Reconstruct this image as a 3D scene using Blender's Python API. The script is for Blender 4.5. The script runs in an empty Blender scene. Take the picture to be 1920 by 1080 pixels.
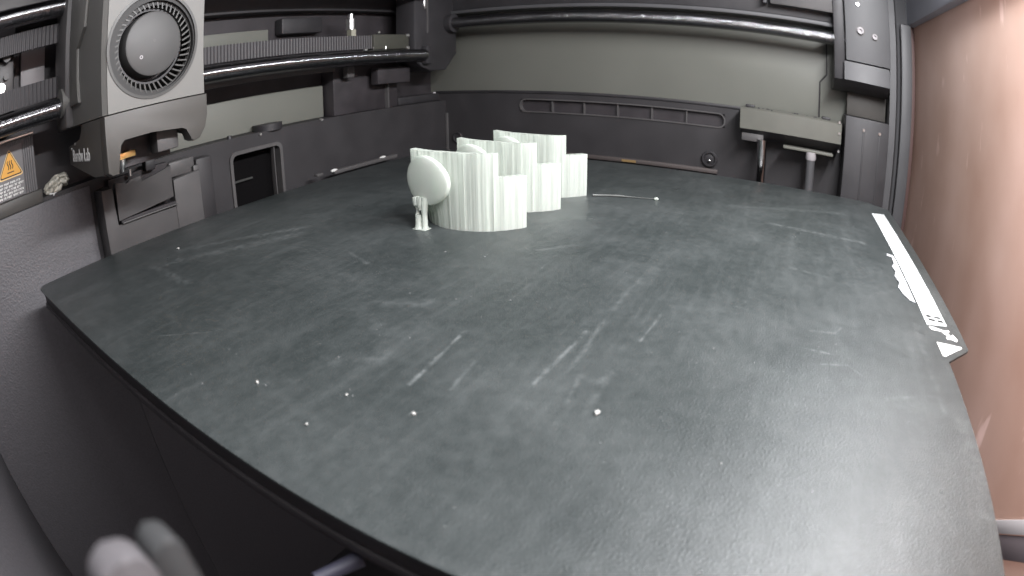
import bpy, bmesh, math, random
from mathutils import Vector, Matrix
random.seed(7)
S = 0.001                      # the place is measured in millimetres, built in metres
scene = bpy.context.scene
C = scene.collection

# ------------------------------------------------------------------ camera
# wide-angle chamber camera, fixed on the left wall of the machine
CAM = Vector((-31.595, 46.550, 49.582)) * S
YAW, PITCH, ROLL = 1.06969, 0.38372, -0.01107
F_PX, K3 = 1089.61, 0.13303
fw = Vector((math.sin(YAW)*math.cos(PITCH), math.cos(YAW)*math.cos(PITCH), -math.sin(PITCH)))
rt = Vector((math.cos(YAW), -math.sin(YAW), 0)); upv = rt.cross(fw)
cr, sr = math.cos(ROLL), math.sin(ROLL)
rt, upv = rt*cr + upv*sr, upv*cr - rt*sr
cd = bpy.data.cameras.new('chamber_camera'); cam = bpy.data.objects.new('chamber_camera', cd); C.objects.link(cam)
cam.matrix_world = Matrix(((rt.x, upv.x, -fw.x, CAM.x), (rt.y, upv.y, -fw.y, CAM.y), (rt.z, upv.z, -fw.z, CAM.z), (0, 0, 0, 1)))
cd.type = 'PANO'
cd.sensor_width = 36.0; cd.sensor_fit = 'HORIZONTAL'
cd.clip_start = 0.001; cd.clip_end = 50
cd.panorama_type = 'FISHEYE_LENS_POLYNOMIAL'
q1 = (1920/36.0)/F_PX
cd.fisheye_fov = math.radians(180)
cd.fisheye_polynomial_k0 = 0; cd.fisheye_polynomial_k1 = -q1; cd.fisheye_polynomial_k2 = 0
cd.fisheye_polynomial_k3 = -K3*q1**3; cd.fisheye_polynomial_k4 = 0
cd.dof.use_dof = True; cd.dof.focus_distance = 0.20
cd.lens = 20; cd.dof.aperture_fstop = 28
scene.camera = cam

# ------------------------------------------------------------------ world, lamps, exposure
world = bpy.data.worlds.new('World'); scene.world = world; world.use_nodes = True
bg = world.node_tree.nodes['Background']
bg.inputs[0].default_value = (0.92, 0.87, 0.92, 1); bg.inputs[1].default_value = 0.62

def area(name, loc, target, sx, sy, power, col):
    l = bpy.data.lights.new(name, 'AREA'); l.shape = 'RECTANGLE'; l.size = sx*S; l.size_y = sy*S
    l.energy = power; l.color = col
    o = bpy.data.objects.new(name, l); C.objects.link(o); o.location = Vector(loc)*S
    o.rotation_euler = (Vector(target) - Vector(loc)).to_track_quat('-Z', 'Y').to_euler()
    return o
area('led_bar_light', (92, -3, 146), (110, 110, 0), 210, 8, 1.5, (0.98, 0.98, 1.0))
area('side_led_light', (-36, 120, 146), (150, 140, 10), 170, 6, 0.12, (0.98, 0.97, 1.0))
area('room_daylight', (40, -78, 82), (75, -31, 45), 64, 64, 1.9, (0.92, 0.90, 1.0))
scene.view_settings.view_transform = 'Standard'; scene.view_settings.look = 'None'
scene.view_settings.exposure = -0.15; scene.view_settings.gamma = 1.0
scene.view_settings.use_curve_mapping = False
scene.cycles.max_bounces = 8
scene.cycles.use_denoising = True

# ------------------------------------------------------------------ materials
def mat(name, col, rough=0.5, metal=0.0, noise=0.0, nscale=300, bump=0.0, bscale=1500, spec=0.5, col2=None, stretch=None):
    m = bpy.data.materials.new(name); m.use_nodes = True
    nt = m.node_tree; b = nt.nodes['Principled BSDF']
    b.inputs['Base Color'].default_value = (*col, 1); b.inputs['Roughness'].default_value = rough
    b.inputs['Metallic'].default_value = metal; b.inputs['Specular IOR Level'].default_value = spec
    tc = nt.nodes.new('ShaderNodeTexCoord'); vec = tc.outputs['Object']
    if stretch:
        mp = nt.nodes.new('ShaderNodeMapping'); mp.inputs['Scale'].default_value = stretch
        nt.links.new(vec, mp.inputs['Vector']); vec = mp.outputs['Vector']
    if noise:
        n = nt.nodes.new('ShaderNodeTexNoise'); n.inputs['Scale'].default_value = nscale; n.inputs['Detail'].default_value = 6
        nt.links.new(vec, n.inputs['Vector'])
        mx = nt.nodes.new('ShaderNodeMix'); mx.data_type = 'RGBA'
        c2 = col2 or tuple(min(1, c*(1+noise)) for c in col)
        mx.inputs['A'].default_value = (*[c*(1-noise*0.5) for c in col], 1); mx.inputs['B'].default_value = (*c2, 1)
        rp = nt.nodes.new('ShaderNodeValToRGB'); rp.color_ramp.elements[0].position = 0.35; rp.color_ramp.elements[1].position = 0.7
        nt.links.new(n.outputs['Fac'], rp.inputs['Fac']); nt.links.new(rp.outputs['Color'], mx.inputs['Factor'])
        nt.links.new(mx.outputs['Result'], b.inputs['Base Color'])
        mr = nt.nodes.new('ShaderNodeMapRange'); mr.inputs['To Min'].default_value = max(0.02, rough-0.1); mr.inputs['To Max'].default_value = min(1, rough+0.12)
        nt.links.new(n.outputs['Fac'], mr.inputs['Value']); nt.links.new(mr.outputs['Result'], b.inputs['Roughness'])
    if bump:
        n2 = nt.nodes.new('ShaderNodeTexNoise'); n2.inputs['Scale'].default_value = bscale; n2.inputs['Detail'].default_value = 3
        nt.links.new(vec, n2.inputs['Vector'])
        bp = nt.nodes.new('ShaderNodeBump'); bp.inputs['Strength'].default_value = bump; bp.inputs['Distance'].default_value = 0.0004
        nt.links.new(n2.outputs['Fac'], bp.inputs['Height']); nt.links.new(bp.outputs['Normal'], b.inputs['Normal'])
    return m
M = {}
M['frame'] = mat('dark_plastic_frame', (0.032, 0.030, 0.032), 0.55, noise=0.15, nscale=60, bump=0.15, bscale=4000)
M['powder'] = mat('powder_coated_steel', (0.095, 0.091, 0.098), 0.5, noise=0.12, nscale=900, bump=0.6, bscale=1100)
M['sheet'] = mat('painted_grey_sheet', (0.160, 0.163, 0.143), 0.5, noise=0.06, nscale=20, bump=0.05, bscale=2500)
M['black'] = mat('black_plastic', (0.034, 0.030, 0.033), 0.5, noise=0.3, nscale=80, bump=0.1, bscale=3000)
M['dark'] = mat('dark_grey_plastic', (0.030, 0.0285, 0.031), 0.5, noise=0.2, nscale=80, bump=0.12, bscale=3000)
M['mid'] = mat('mid_grey_plastic', (0.082, 0.078, 0.078), 0.5, noise=0.12, nscale=60, bump=0.1, bscale=3000)
M['pillar'] = mat('grey_moulded_plastic', (0.078, 0.078, 0.082), 0.5, noise=0.1, nscale=50, bump=0.1, bscale=3500)
M['beam'] = mat('blue_grey_beam', (0.36, 0.37, 0.42), 0.5, noise=0.1, nscale=50, bump=0.1, bscale=3500)
M['olive'] = mat('olive_grey_plastic', (0.125, 0.125, 0.108), 0.5, noise=0.1, nscale=60, bump=0.1, bscale=3500)
M['cover'] = mat('light_grey_cover', (0.145, 0.142, 0.133), 0.5, noise=0.05, nscale=40, bump=0.06, bscale=5000)
M['shroud'] = mat('taupe_shroud', (0.062, 0.058, 0.053), 0.5, noise=0.08, nscale=60, bump=0.08, bscale=4000)
M['fan'] = mat('grey_fan_plastic', (0.042, 0.041, 0.038), 0.42, noise=0.1, nscale=60)
M['fan_dark'] = mat('dark_fan_plastic', (0.020, 0.0195, 0.019), 0.6)
M['hub'] = mat('grey_hub_plastic', (0.062, 0.061, 0.060), 0.5, noise=0.06, nscale=100)
M['steel'] = mat('polished_steel', (0.62, 0.62, 0.63), 0.10, metal=1.0, noise=0.1, nscale=40)
M['zinc'] = mat('bright_zinc', (0.75, 0.75, 0.74), 0.28, metal=1.0)
M['brass'] = mat('brass', (0.80, 0.50, 0.20), 0.3, metal=1.0)
M['belt'] = mat('black_rubber_belt', (0.060, 0.056, 0.060), 0.6, noise=0.2, nscale=200)
M['white'] = mat('white_print', (0.68, 0.68, 0.66), 0.5)
M['ink'] = mat('black_ink', (0.02, 0.02, 0.02), 0.6)
M['orange'] = mat('warning_orange', (0.80, 0.40, 0.06), 0.5)
M['cream'] = mat('pale_orange_rim', (0.85, 0.60, 0.28), 0.5)
M['bed'] = mat('black_heated_bed', (0.036, 0.032, 0.034), 0.55, noise=0.2, nscale=150)
M['waste'] = mat('yellowed_filament_waste', (0.55, 0.53, 0.46), 0.4, noise=0.4, nscale=400)
M['pin'] = mat('bluish_pin', (0.035, 0.035, 0.055), 0.6)
M['void'] = mat('painted_shade_black', (0.004, 0.0036, 0.004), 0.9, spec=0.1)  # shade inside the back-wall opening, put into the colour
M['lens_clip'] = mat('lens_side_clip', (0.085, 0.08, 0.085), 0.7)
M['lens_clip_shaded'] = mat('lens_side_clip_shaded', (0.028, 0.029, 0.030), 0.7)  # same clip's darker face: its shading is put into the colour
M['clip'] = mat('pale_grey_plastic', (0.36, 0.34, 0.35), 0.45, noise=0.05, nscale=50)

# stretched tooth pattern on the belts
def belt_mat():
    m = mat('toothed_belt', (0.055, 0.052, 0.055), 0.55)
    nt = m.node_tree; b = nt.nodes['Principled BSDF']
    tc = nt.nodes.new('ShaderNodeTexCoord'); w = nt.nodes.new('ShaderNodeTexWave'); w.bands_direction = 'X'
    w.inputs['Scale'].default_value = 160; w.inputs['Distortion'].default_value = 0.2
    nt.links.new(tc.outputs['Object'], w.inputs['Vector'])
    bp = nt.nodes.new('ShaderNodeBump'); bp.inputs['Strength'].default_value = 0.7; bp.inputs['Distance'].default_value = 0.0006
    nt.links.new(w.outputs['Fac'], bp.inputs['Height']); nt.links.new(bp.outputs['Normal'], b.inputs['Normal'])
    return m
M['belt'] = belt_mat()

# translucent natural filament with vertical streaks
def filament_mat(name, streaks):
    m = bpy.data.materials.new(name); m.use_nodes = True
    nt = m.node_tree; b = nt.nodes['Principled BSDF']; out = nt.nodes['Material Output']
    b.inputs['Roughness'].default_value = 0.25
    tr = nt.nodes.new('ShaderNodeBsdfTranslucent'); mix = nt.nodes.new('ShaderNodeMixShader')
    tc = nt.nodes.new('ShaderNodeTexCoord')
    mp = nt.nodes.new('ShaderNodeMapping'); mp.inputs['Scale'].default_value = (1, 1, 0.03 if streaks else 0.6)
    n = nt.nodes.new('ShaderNodeTexNoise'); n.inputs['Scale'].default_value = 620 if streaks else 160; n.inputs['Detail'].default_value = 4
    nt.links.new(tc.outputs['Object'], mp.inputs['Vector']); nt.links.new(mp.outputs['Vector'], n.inputs['Vector'])
    r = nt.nodes.new('ShaderNodeValToRGB'); e = r.color_ramp.elements
    e[0].position = .36; e[1].position = .62
    e[0].color = (0.52, 0.565, 0.515, 1) if streaks else (0.78, 0.82, 0.77, 1); e[1].color = (0.82, 0.875, 0.815, 1)
    nt.links.new(n.outputs['Fac'], r.inputs['Fac']); nt.links.new(r.outputs['Color'], b.inputs['Base Color']); nt.links.new(r.outputs['Color'], tr.inputs['Color'])
    mr = nt.nodes.new('ShaderNodeMapRange'); mr.inputs['From Min'].default_value = 0.3; mr.inputs['From Max'].default_value = 0.7
    mr.inputs['To Min'].default_value = 0.3; mr.inputs['To Max'].default_value = 0.6
    nt.links.new(n.outputs['Fac'], mr.inputs['Value']); nt.links.new(mr.outputs['Result'], mix.inputs['Fac'])
    nt.links.new(b.outputs['BSDF'], mix.inputs[1]); nt.links.new(tr.outputs['BSDF'], mix.inputs[2])
    nt.links.new(mix.outputs['Shader'], out.inputs['Surface'])
    bp = nt.nodes.new('ShaderNodeBump'); bp.inputs['Strength'].default_value = 0.9 if streaks else 0.25; bp.inputs['Distance'].default_value = 0.0005
    nt.links.new(n.outputs['Fac'], bp.inputs['Height']); nt.links.new(bp.outputs['Normal'], b.inputs['Normal'])
    return m
M['fil_smooth'] = filament_mat('natural_clear_filament_smooth', False)
M['fil'] = filament_mat('natural_clear_filament', True)

# textured build plate: grainy dark coating with smears, scratches and residue
def plate_mat():
    m = bpy.data.materials.new('textured_plate_coating'); m.use_nodes = True
    nt = m.node_tree; N = nt.nodes; L = nt.links; b = N['Principled BSDF']
    tc = N.new('ShaderNodeTexCoord'); P = tc.outputs['Object']
    def math_(op, a, c=None, clamp=False):
        n = N.new('ShaderNodeMath'); n.operation = op; n.use_clamp = clamp
        for i, v in enumerate((a, c)):
            if v is None: continue
            if isinstance(v, (int, float)): n.inputs[i].default_value = v
            else: L.new(v, n.inputs[i])
        return n.outputs[0]
    def vmath(op, a, c):
        n = N.new('ShaderNodeVectorMath'); n.operation = op
        for i, v in enumerate((a, c)):
            if isinstance(v, tuple): n.inputs[i].default_value = v
            else: L.new(v, n.inputs[i])
        return n
    def noise(scale, detail=5, stretch=None, rough=0.6):
        n = N.new('ShaderNodeTexNoise'); n.inputs['Scale'].default_value = scale; n.inputs['Detail'].default_value = detail
        n.inputs['Roughness'].default_value = rough
        if stretch:
            mp = N.new('ShaderNodeMapping'); mp.inputs['Scale'].default_value = stretch[:3]; mp.inputs['Rotation'].default_value = (0, 0, stretch[3])
            L.new(P, mp.inputs['Vector']); L.new(mp.outputs['Vector'], n.inputs['Vector'])
        else: L.new(P, n.inputs['Vector'])
        return n.outputs['Fac']
    def rng(v, a, c, d=0.0, e=1.0):
        n = N.new('ShaderNodeMapRange'); n.clamp = True
        for k, x in zip(('From Min', 'From Max', 'To Min', 'To Max'), (a, c, d, e)): n.inputs[k].default_value = x
        L.new(v, n.inputs['Value']); return n.outputs['Result']
    cloud = rng(noise(14, 6), 0.46, 0.72)
    streak = rng(noise(70, 6, (0.16, 1.0, 1, 0.03)), 0.54, 0.8)
    wipe = rng(noise(45, 5, (1.0, 0.3, 1, 0.5)), 0.58, 0.8)
    fine = noise(420, 4)
    speck = rng(noise(900, 2), 0.72, 0.78)
    warp = noise(160, 3)
    # marks: (x0,y0,x1,y1,half width mm, strength) on the plate
    marks = MARKS
    total = None
    for (x0, y0, x1, y1, w, s) in marks:
        A = Vector((x0, y0, 0))*S; B = Vector((x1, y1, 0))*S; d = B - A; l2 = d.dot(d)
        pa = vmath('SUBTRACT', P, tuple(A)).outputs['Vector']
        t = math_('MULTIPLY', vmath('DOT_PRODUCT', pa, tuple(d)).outputs['Value'], 1.0/l2, True)
        sc = N.new('ShaderNodeVectorMath'); sc.operation = 'SCALE'; sc.inputs[0].default_value = tuple(d); L.new(t, sc.inputs['Scale'])
        df = vmath('SUBTRACT', pa, sc.outputs['Vector'])
        ln = N.new('ShaderNodeVectorMath'); ln.operation = 'LENGTH'; L.new(df.outputs['Vector'], ln.inputs[0])
        dist = math_('ADD', ln.outputs['Value'], math_('MULTIPLY', math_('SUBTRACT', warp, 0.5), w*S*2.2))
        v = rng(dist, 0.0, w*S, s, 0.0)
        v = math_('MULTIPLY', v, rng(fine, 0.39, 0.6, 0.08, 1.0))
        total = v if total is None else math_('MAXIMUM', total, v)
    a = math_('ADD', math_('MULTIPLY', cloud, 0.14), math_('MULTIPLY', streak, 0.14))
    a = math_('ADD', a, math_('MULTIPLY', wipe, 0.12))
    a = math_('MULTIPLY', a, rng(fine, 0.3, 0.7, 0.5, 1.3))
    mott = math_('MULTIPLY', rng(noise(330, 7, None, 0.75), 0.42, 0.72), 0.09)
    brush = math_('MULTIPLY', rng(noise(420, 5, (0.10, 1.0, 1, 0.02), 0.7), 0.5, 0.75), 0.08)
    dusty = math_('MULTIPLY', rng(noise(38, 8, None, 0.7), 0.45, 0.7), 0.09)
    a = math_('ADD', math_('ADD', a, dusty), math_('ADD', mott, brush))
    a = math_('ADD', a, math_('MULTIPLY', total, 0.6))
    a = math_('ADD', a, math_('MULTIPLY', speck, 0.1), True)
    mx = N.new('ShaderNodeMix'); mx.data_type = 'RGBA'
    mx.inputs['A'].default_value = (0.027, 0.033, 0.033, 1); mx.inputs['B'].default_value = (0.205, 0.22, 0.22, 1)
    L.new(a, mx.inputs['Factor']); L.new(mx.outputs['Result'], b.inputs['Base Color'])
    L.new(rng(noise(60, 5), 0.3, 0.7, 0.27, 0.40), b.inputs['Roughness'])
    grain = N.new('ShaderNodeTexNoise'); grain.inputs['Scale'].default_value = 2600; grain.inputs['Detail'].default_value = 6; grain.inputs['Roughness'].default_value = 0.6; L.new(P, grain.inputs['Vector'])
    bp = N.new('ShaderNodeBump'); bp.inputs['Strength'].default_value = 0.85; bp.inputs['Distance'].default_value = 0.00014
    L.new(grain.outputs['Fac'], bp.inputs['Height']); L.new(bp.outputs['Normal'], b.inputs['Normal'])
    return m
MARKS = [
 (31, 100.3, 52, 103, .55, .75), (33, 93.5, 43, 95, .6, .35), (41, 82.5, 63, 82, .6, .6), (47, 79, 68, 80.5, .8, .3), (63.5, 71.2, 77, 70.6, .5, .6),
 (37.5, 75.2, 48, 76.8, .7, .35), (36, 71.5, 50, 72.5, 1.0, .25), (24, 94.8, 25.6, 93.6, .45, .8), (14.4, 162.8, 24, 151.6, .35, .6),
 (40, 217, 85, 191, 4.5, .38), (54.7, 223.5, 92, 196, 3.0, .36), (38.1, 189, 40, 216, 2.2, .42), (80, 162, 73.5, 147, .9, .35),
 (83.7, 37.1, 84.8, 31.1, .5, .7), (84.8, 31.1, 89, 29, .4, .6), (74.7, 39.4, 73.9, 32, .6, .65), (68.8, 34.4, 70.5, 28.3, .4, .6), (70.5, 28.3, 67, 25, .4, .35),
 (172, 51, 170, 15, 2.6, .40), (190, 70, 214, 22, 3.0, .25), (125, 44, 122, 30, 1.2, .3), (96, 81, 75, 80.8, 1.0, .25),
 (70, 102.6, 82, 103, .8, .25), (104, 112, 112, 106, 1.4, .30), (56, 2, 30, 2, 3.5, .30), (100, 7, 58, 6.5, 1.2, .28), (60, 20, 64, 9, .8, .3),
 (16, 124, 17.5, 122.5, .5, .5), (55, 128, 60, 118, 3.0, .22), (30, 118, 36, 110, 3.0, .18), (45, 118, 50, 130, 4, .15),
]
M['plate'] = plate_mat()

# brown door panel: smudged and scratched
def brown_mat():
    m = mat('brown_door_panel', (0.36, 0.185, 0.125), 0.42, noise=0.0)
    nt = m.node_tree; b = nt.nodes['Principled BSDF']; L = nt.links
    tc = nt.nodes.new('ShaderNodeTexCoord')
    n = nt.nodes.new('ShaderNodeTexNoise'); n.inputs['Scale'].default_value = 16; n.inputs['Detail'].default_value = 6
    L.new(tc.outputs['Object'], n.inputs['Vector'])
    r = nt.nodes.new('ShaderNodeValToRGB'); r.color_ramp.elements[0].position = .3; r.color_ramp.elements[1].position = .75
    r.color_ramp.elements[0].color = (0.43, 0.315, 0.258, 1); r.color_ramp.elements[1].color = (0.56, 0.455, 0.405, 1)
    L.new(n.outputs['Fac'], r.inputs['Fac'])
    mp = nt.nodes.new('ShaderNodeMapping'); mp.inputs['Scale'].default_value = (1, 1, 0.35); mp.inputs['Rotation'].default_value = (0, .5, 0)
    v = nt.nodes.new('ShaderNodeTexNoise'); v.inputs['Scale'].default_value = 110; v.inputs['Detail'].default_value = 3
    L.new(tc.outputs['Object'], mp.inputs['Vector']); L.new(mp.outputs['Vector'], v.inputs['Vector'])
    r2 = nt.nodes.new('ShaderNodeValToRGB'); r2.color_ramp.elements[0].position = .66; r2.color_ramp.elements[1].position = .72
    L.new(v.outputs['Fac'], r2.inputs['Fac'])
    mx = nt.nodes.new('ShaderNodeMix'); mx.data_type = 'RGBA'; mx.inputs['B'].default_value = (0.78, 0.66, 0.62, 1)
    ml = nt.nodes.new('ShaderNodeMath'); ml.operation = 'MULTIPLY'; ml.inputs[1].default_value = .5
    L.new(r2.outputs['Color'], ml.inputs[0]); L.new(ml.outputs[0], mx.inputs['Factor'])
    L.new(r.outputs['Color'], mx.inputs['A']); L.new(mx.outputs['Result'], b.inputs['Base Color'])
    tr = nt.nodes.new('ShaderNodeBsdfTranslucent'); ms = nt.nodes.new('ShaderNodeMixShader'); ms.inputs['Fac'].default_value = 0.5
    L.new(mx.outputs['Result'], tr.inputs['Color']); L.new(b.outputs['BSDF'], ms.inputs[1]); L.new(tr.outputs['BSDF'], ms.inputs[2])
    L.new(ms.outputs['Shader'], nt.nodes['Material Output'].inputs['Surface'])
    return m
M['brown'] = brown_mat()

# ------------------------------------------------------------------ mesh helpers (all in millimetres, world axes)
class MB:
    def __init__(s): s.bm = bmesh.new()
    def box(s, x0, x1, y0, y1, z0, z1, bev=0.0):
        v = [s.bm.verts.new((x, y, z)) for z in (z0, z1) for y in (y0, y1) for x in (x0, x1)]
        fs = [s.bm.faces.new([v[i] for i in q]) for q in ((0, 2, 3, 1), (4, 5, 7, 6), (0, 1, 5, 4), (2, 6, 7, 3), (0, 4, 6, 2), (1, 3, 7, 5))]
        if bev:
            es = list({e for f in fs for e in f.edges})
            bmesh.ops.bevel(s.bm, geom=es, offset=bev, segments=2, affect='EDGES', profile=0.5)
        return s
    def prism(s, poly, ax, a0, a1, bev=0.0):
        """poly: 2D points in the two other axes (cyclic order), extruded along axis ax"""
        def P(u, w, a):
            c = [0, 0, 0]; o = [i for i in range(3) if i != ax]; c[o[0]] = u; c[o[1]] = w; c[ax] = a; return c
        A = [s.bm.verts.new(P(u, w, a0)) for u, w in poly]; B = [s.bm.verts.new(P(u, w, a1)) for u, w in poly]
        n = len(poly); fs = [s.bm.faces.new(A), s.bm.faces.new(B[::-1])]
        for i in range(n): fs.append(s.bm.faces.new((A[i], B[i], B[(i+1) % n], A[(i+1) % n])))
        if bev:
            es = list({e for f in fs[:2] for e in f.edges})
            bmesh.ops.bevel(s.bm, geom=es, offset=bev, segments=2, affect='EDGES', profile=0.5)
        return s
    def cyl(s, p0, p1, r0, r1=None, n=24, cap=True):
        r1 = r0 if r1 is None else r1
        p0, p1 = Vector(p0), Vector(p1); d = (p1-p0).normalized()
        a = d.orthogonal().normalized(); b = d.cross(a)
        rings = []
        for p, r in ((p0, r0), (p1, r1)):
            rings.append([s.bm.verts.new(p + a*r*math.cos(2*math.pi*i/n) + b*r*math.sin(2*math.pi*i/n)) for i in range(n)])
        for i in range(n):
            s.bm.faces.new((rings[0][i], rings[0][(i+1) % n], rings[1][(i+1) % n], rings[1][i]))
        if cap: s.bm.faces.new(rings[0][::-1]); s.bm.faces.new(rings[1])
        return s
    def lathe(s, p, d, prof, n=32):
        """prof: list of (distance along d, radius)"""
        p, d = Vector(p), Vector(d).normalized(); a = d.orthogonal().normalized(); b = d.cross(a); rings = []
        for h, r in prof:
            if r < 1e-6: rings.append([s.bm.verts.new(p + d*h)])
            else: rings.append([s.bm.verts.new(p + d*h + a*r*math.cos(2*math.pi*i/n) + b*r*math.sin(2*math.pi*i/n)) for i in range(n)])
        for A, B in zip(rings, rings[1:]):
            for i in range(n):
                j = (i+1) % n
                if len(A) == 1 and len(B) == 1: continue
                if len(A) == 1: s.bm.faces.new((A[0], B[j], B[i]))
                elif len(B) == 1: s.bm.faces.new((A[i], A[j], B[0]))
                else: s.bm.faces.new((A[i], A[j], B[j], B[i]))
        return s
    def loft(s, secs, cap=True):
        R = [[s.bm.verts.new(p) for p in sec] for sec in secs]; n = len(R[0])
        for A, B in zip(R, R[1:]):
            for i in range(n): s.bm.faces.new((A[i], A[(i+1) % n], B[(i+1) % n], B[i]))
        if cap: s.bm.faces.new(R[0][::-1]); s.bm.faces.new(R[-1])
        return s
    def tube(s, pts, r, n=10):
        pts = [Vector(p) for p in pts]; secs = []
        for i, p in enumerate(pts):
            d = (pts[min(i+1, len(pts)-1)] - pts[max(i-1, 0)]).normalized()
            a = d.cross(Vector((0.13, 0.2, 0.97))).normalized(); b = d.cross(a)
            rr = r[i] if isinstance(r, (list, tuple)) else r
            secs.append([p + a*rr*math.cos(2*math.pi*k/n) + b*rr*math.sin(2*math.pi*k/n) for k in range(n)])
        return s.loft(secs)
    def build(s, name, m, parent=None, smooth=35, origin=None):
        bm = s.bm
        bmesh.ops.remove_doubles(bm, verts=bm.verts, dist=1e-5)
        bmesh.ops.recalc_face_normals(bm, faces=bm.faces)
        o0 = Vector(parent['_o']) if (parent is not None and '_o' in parent.keys()) else Vector(origin or (0, 0, 0))
        for v in bm.verts: v.co = (v.co - o0)*S
        me = bpy.data.meshes.new(name); bm.to_mesh(me); bm.free()
        me.materials.append(M[m] if isinstance(m, str) else m)
        for p in me.polygons: p.use_smooth = True
        me.set_sharp_from_angle(angle=math.radians(smooth))
        ob = bpy.data.objects.new(name, me); C.objects.link(ob)
        ob_origin[ob.name] = tuple(o0)
        if parent is not None: ob.parent = parent
        else: ob.location = o0*S
        return ob
ob_origin = {}
def sub(mb, name, m, part, smooth=35):
    """a part of a part: same origin as its part's thing"""
    o0 = Vector(ob_origin[part.name]); bm = mb.bm
    o = mb.build(name, m, None, smooth, origin=tuple(o0)); o.location = (0, 0, 0); o.parent = part
    return o
def thing(name, loc, label, cat, group=None):
    o = bpy.data.objects.new(name, None); C.objects.link(o); o.location = Vector(loc)*S; o.empty_display_size = 0.005
    o['_o'] = tuple(float(c) for c in loc); o['label'] = label; o['category'] = cat
    if group: o['group'] = group
    return o
def tag(o, label, cat, group=None):
    o['label'] = label; o['category'] = cat
    if group: o['group'] = group
    return o
def struct(o): o['kind'] = 'structure'; return o
def copy_tree(o, parent=None):
    c = o.copy(); C.objects.link(c)
    if parent is not None: c.parent = parent
    for ch in list(o.children): copy_tree(ch, c)
    return c
def rrect(x0, x1, y0, y1, r, n=6):
    p = []
    for cx, cy, a in ((x1-r, y1-r, 0), (x0+r, y1-r, 90), (x0+r, y0+r, 180), (x1-r, y0+r, 270)):
        for i in range(n+1):
            t = math.radians(a + 90*i/n); p.append((cx + r*math.cos(t), cy + r*math.sin(t)))
    return p
def rim(mb, outer, inner, ax, a0, a1):
    """frame between two outlines of equal length, extruded along ax"""
    def P(u, w, a):
        c = [0, 0, 0]; o = [i for i in range(3) if i != ax]; c[o[0]] = u; c[o[1]] = w; c[ax] = a; return c
    bm = mb.bm; n = len(outer)
    V = [[bm.verts.new(P(u, w, a)) for u, w in pl] for pl, a in ((outer, a0), (outer, a1), (inner, a1), (inner, a0))]
    for k in range(4):
        A, B = V[k], V[(k+1) % 4]
        for i in range(n): bm.faces.new((A[i], A[(i+1) % n], B[(i+1) % n], B[i]))
    return mb
def text_mesh(txt, size, name):
    cu = bpy.data.curves.new(name, 'FONT'); cu.body = txt; cu.size = size; cu.extrude = size*0.02
    t = bpy.data.objects.new(name, cu); C.objects.link(t)
    dg = bpy.context.evaluated_depsgraph_get(); me = bpy.data.meshes.new_from_object(t.evaluated_get(dg))
    bpy.data.objects.remove(t); bpy.data.curves.remove(cu)
    return me
def screw(parent, p, d, r, name='screw', m='zinc'):
    d = Vector(d).normalized()
    o = MB().lathe(p, d, [(-1, 0), (-1, r), (0.55*r, r), (0.75*r, r*0.85), (0.75*r, r*0.5), (0.2*r, r*0.45), (0.2*r, 0)], 16).build(name, m, parent)
    return o

# ================================================================== THE SETTING: the machine's chamber
floor = struct(MB().box(-60, 320, -40, 300, -262, -258).build('floor', 'pillar'))
# left wall, very near the camera
wl = struct(MB().box(-56, -47, -30, 300, -260, 150).build('wall_left', 'powder'))

ceiling = struct(MB().box(-60, 320, 205, 303, 150, 153).box(238, 320, -40, 204.9, 150, 153).build('ceiling', 'black'))
# back wall: lower moulded frame, recessed upper wall
HX0, HX1, HZ0, HZ1 = 120, 152.5, -12, 20
bw = MB()
bw.box(-47, HX0, 282, 290, -260, 28); bw.box(HX1, 304, 282, 290, -260, 28)
bw.box(HX0, HX1, 282, 290, HZ1, 28); bw.box(HX0, HX1, 282, 290, -260, HZ0)
wall_back = struct(bw.build('wall_back', 'frame'))
MB().box(-46.9, 39, 280.6, 282.0, -258, 26.3, 0.4).build('powder_coated_panel', 'powder', wall_back)
MB().box(39.2, 303.5, 281.2, 282.0, -258, -9).build('lower_panel', 'powder', wall_back)
MB().box(-47, 310, 297, 302, 24, 140).build('upper_back_panel', 'black', wall_back)
MB().box(-47, 304, 290, 297, 24, 28).build('ledge', 'dark', wall_back)
MB().box(84, 197, 294, 296.8, 28.2, 47.2, 0.5).build('grey_sheet', 'sheet', wall_back)
MB().box(84, 198, 284, 287, 54.8, 57.6, 0.4).build('rail_edge', 'mid', wall_back)
MB().box(86, 157, 295, 296.9, 76.5, 83.5, 0.4).build('grey_strip', 'sheet', wall_back)
MB().box(163, 194, 290, 296.9, 79.5, 89, 1.0).build('junction_box', 'dark', wall_back)
MB().box(86, 304, 288, 296.9, 92.5, 103, 0.8).build('upper_rail', 'dark', wall_back)
MB().box(198, 256, 286, 296.9, 28, 57.5, 0.8).build('dark_cover', 'black', wall_back)
MB().box(243.4, 244.6, 283.5, 286, 28, 46).build('cover_edge', 'mid', wall_back)
MB().box(258, 303.9, 287, 296.9, 28, 33.5, 1.0).build('corner_ledge', 'dark', wall_back)
# rounded opening with its rim
rim(MB(), rrect(HX0-1.2, HX1+1.2, HZ0-1, HZ1+1.2, 4), rrect(HX0+.6, HX1-.6, HZ0+1, HZ1-.6, 3), 1, 281.0, 290).build('opening_rim', 'mid', wall_back)
MB().box(HX0-14, HX1+20, 290.1, 293, HZ0-6, 23.8).build('opening_shade_backing', 'void', wall_back)  # near-black sheet painting the shade deep in the opening
MB().box(HX1-4.0, HX1-3.4, 282.4, 284.5, HZ0, HZ1).build('opening_rib', 'mid', wall_back)
MB().box(125, 137, 288, 289, 4.6, 5.5).build('latch_wire', 'zinc', wall_back)
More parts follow.
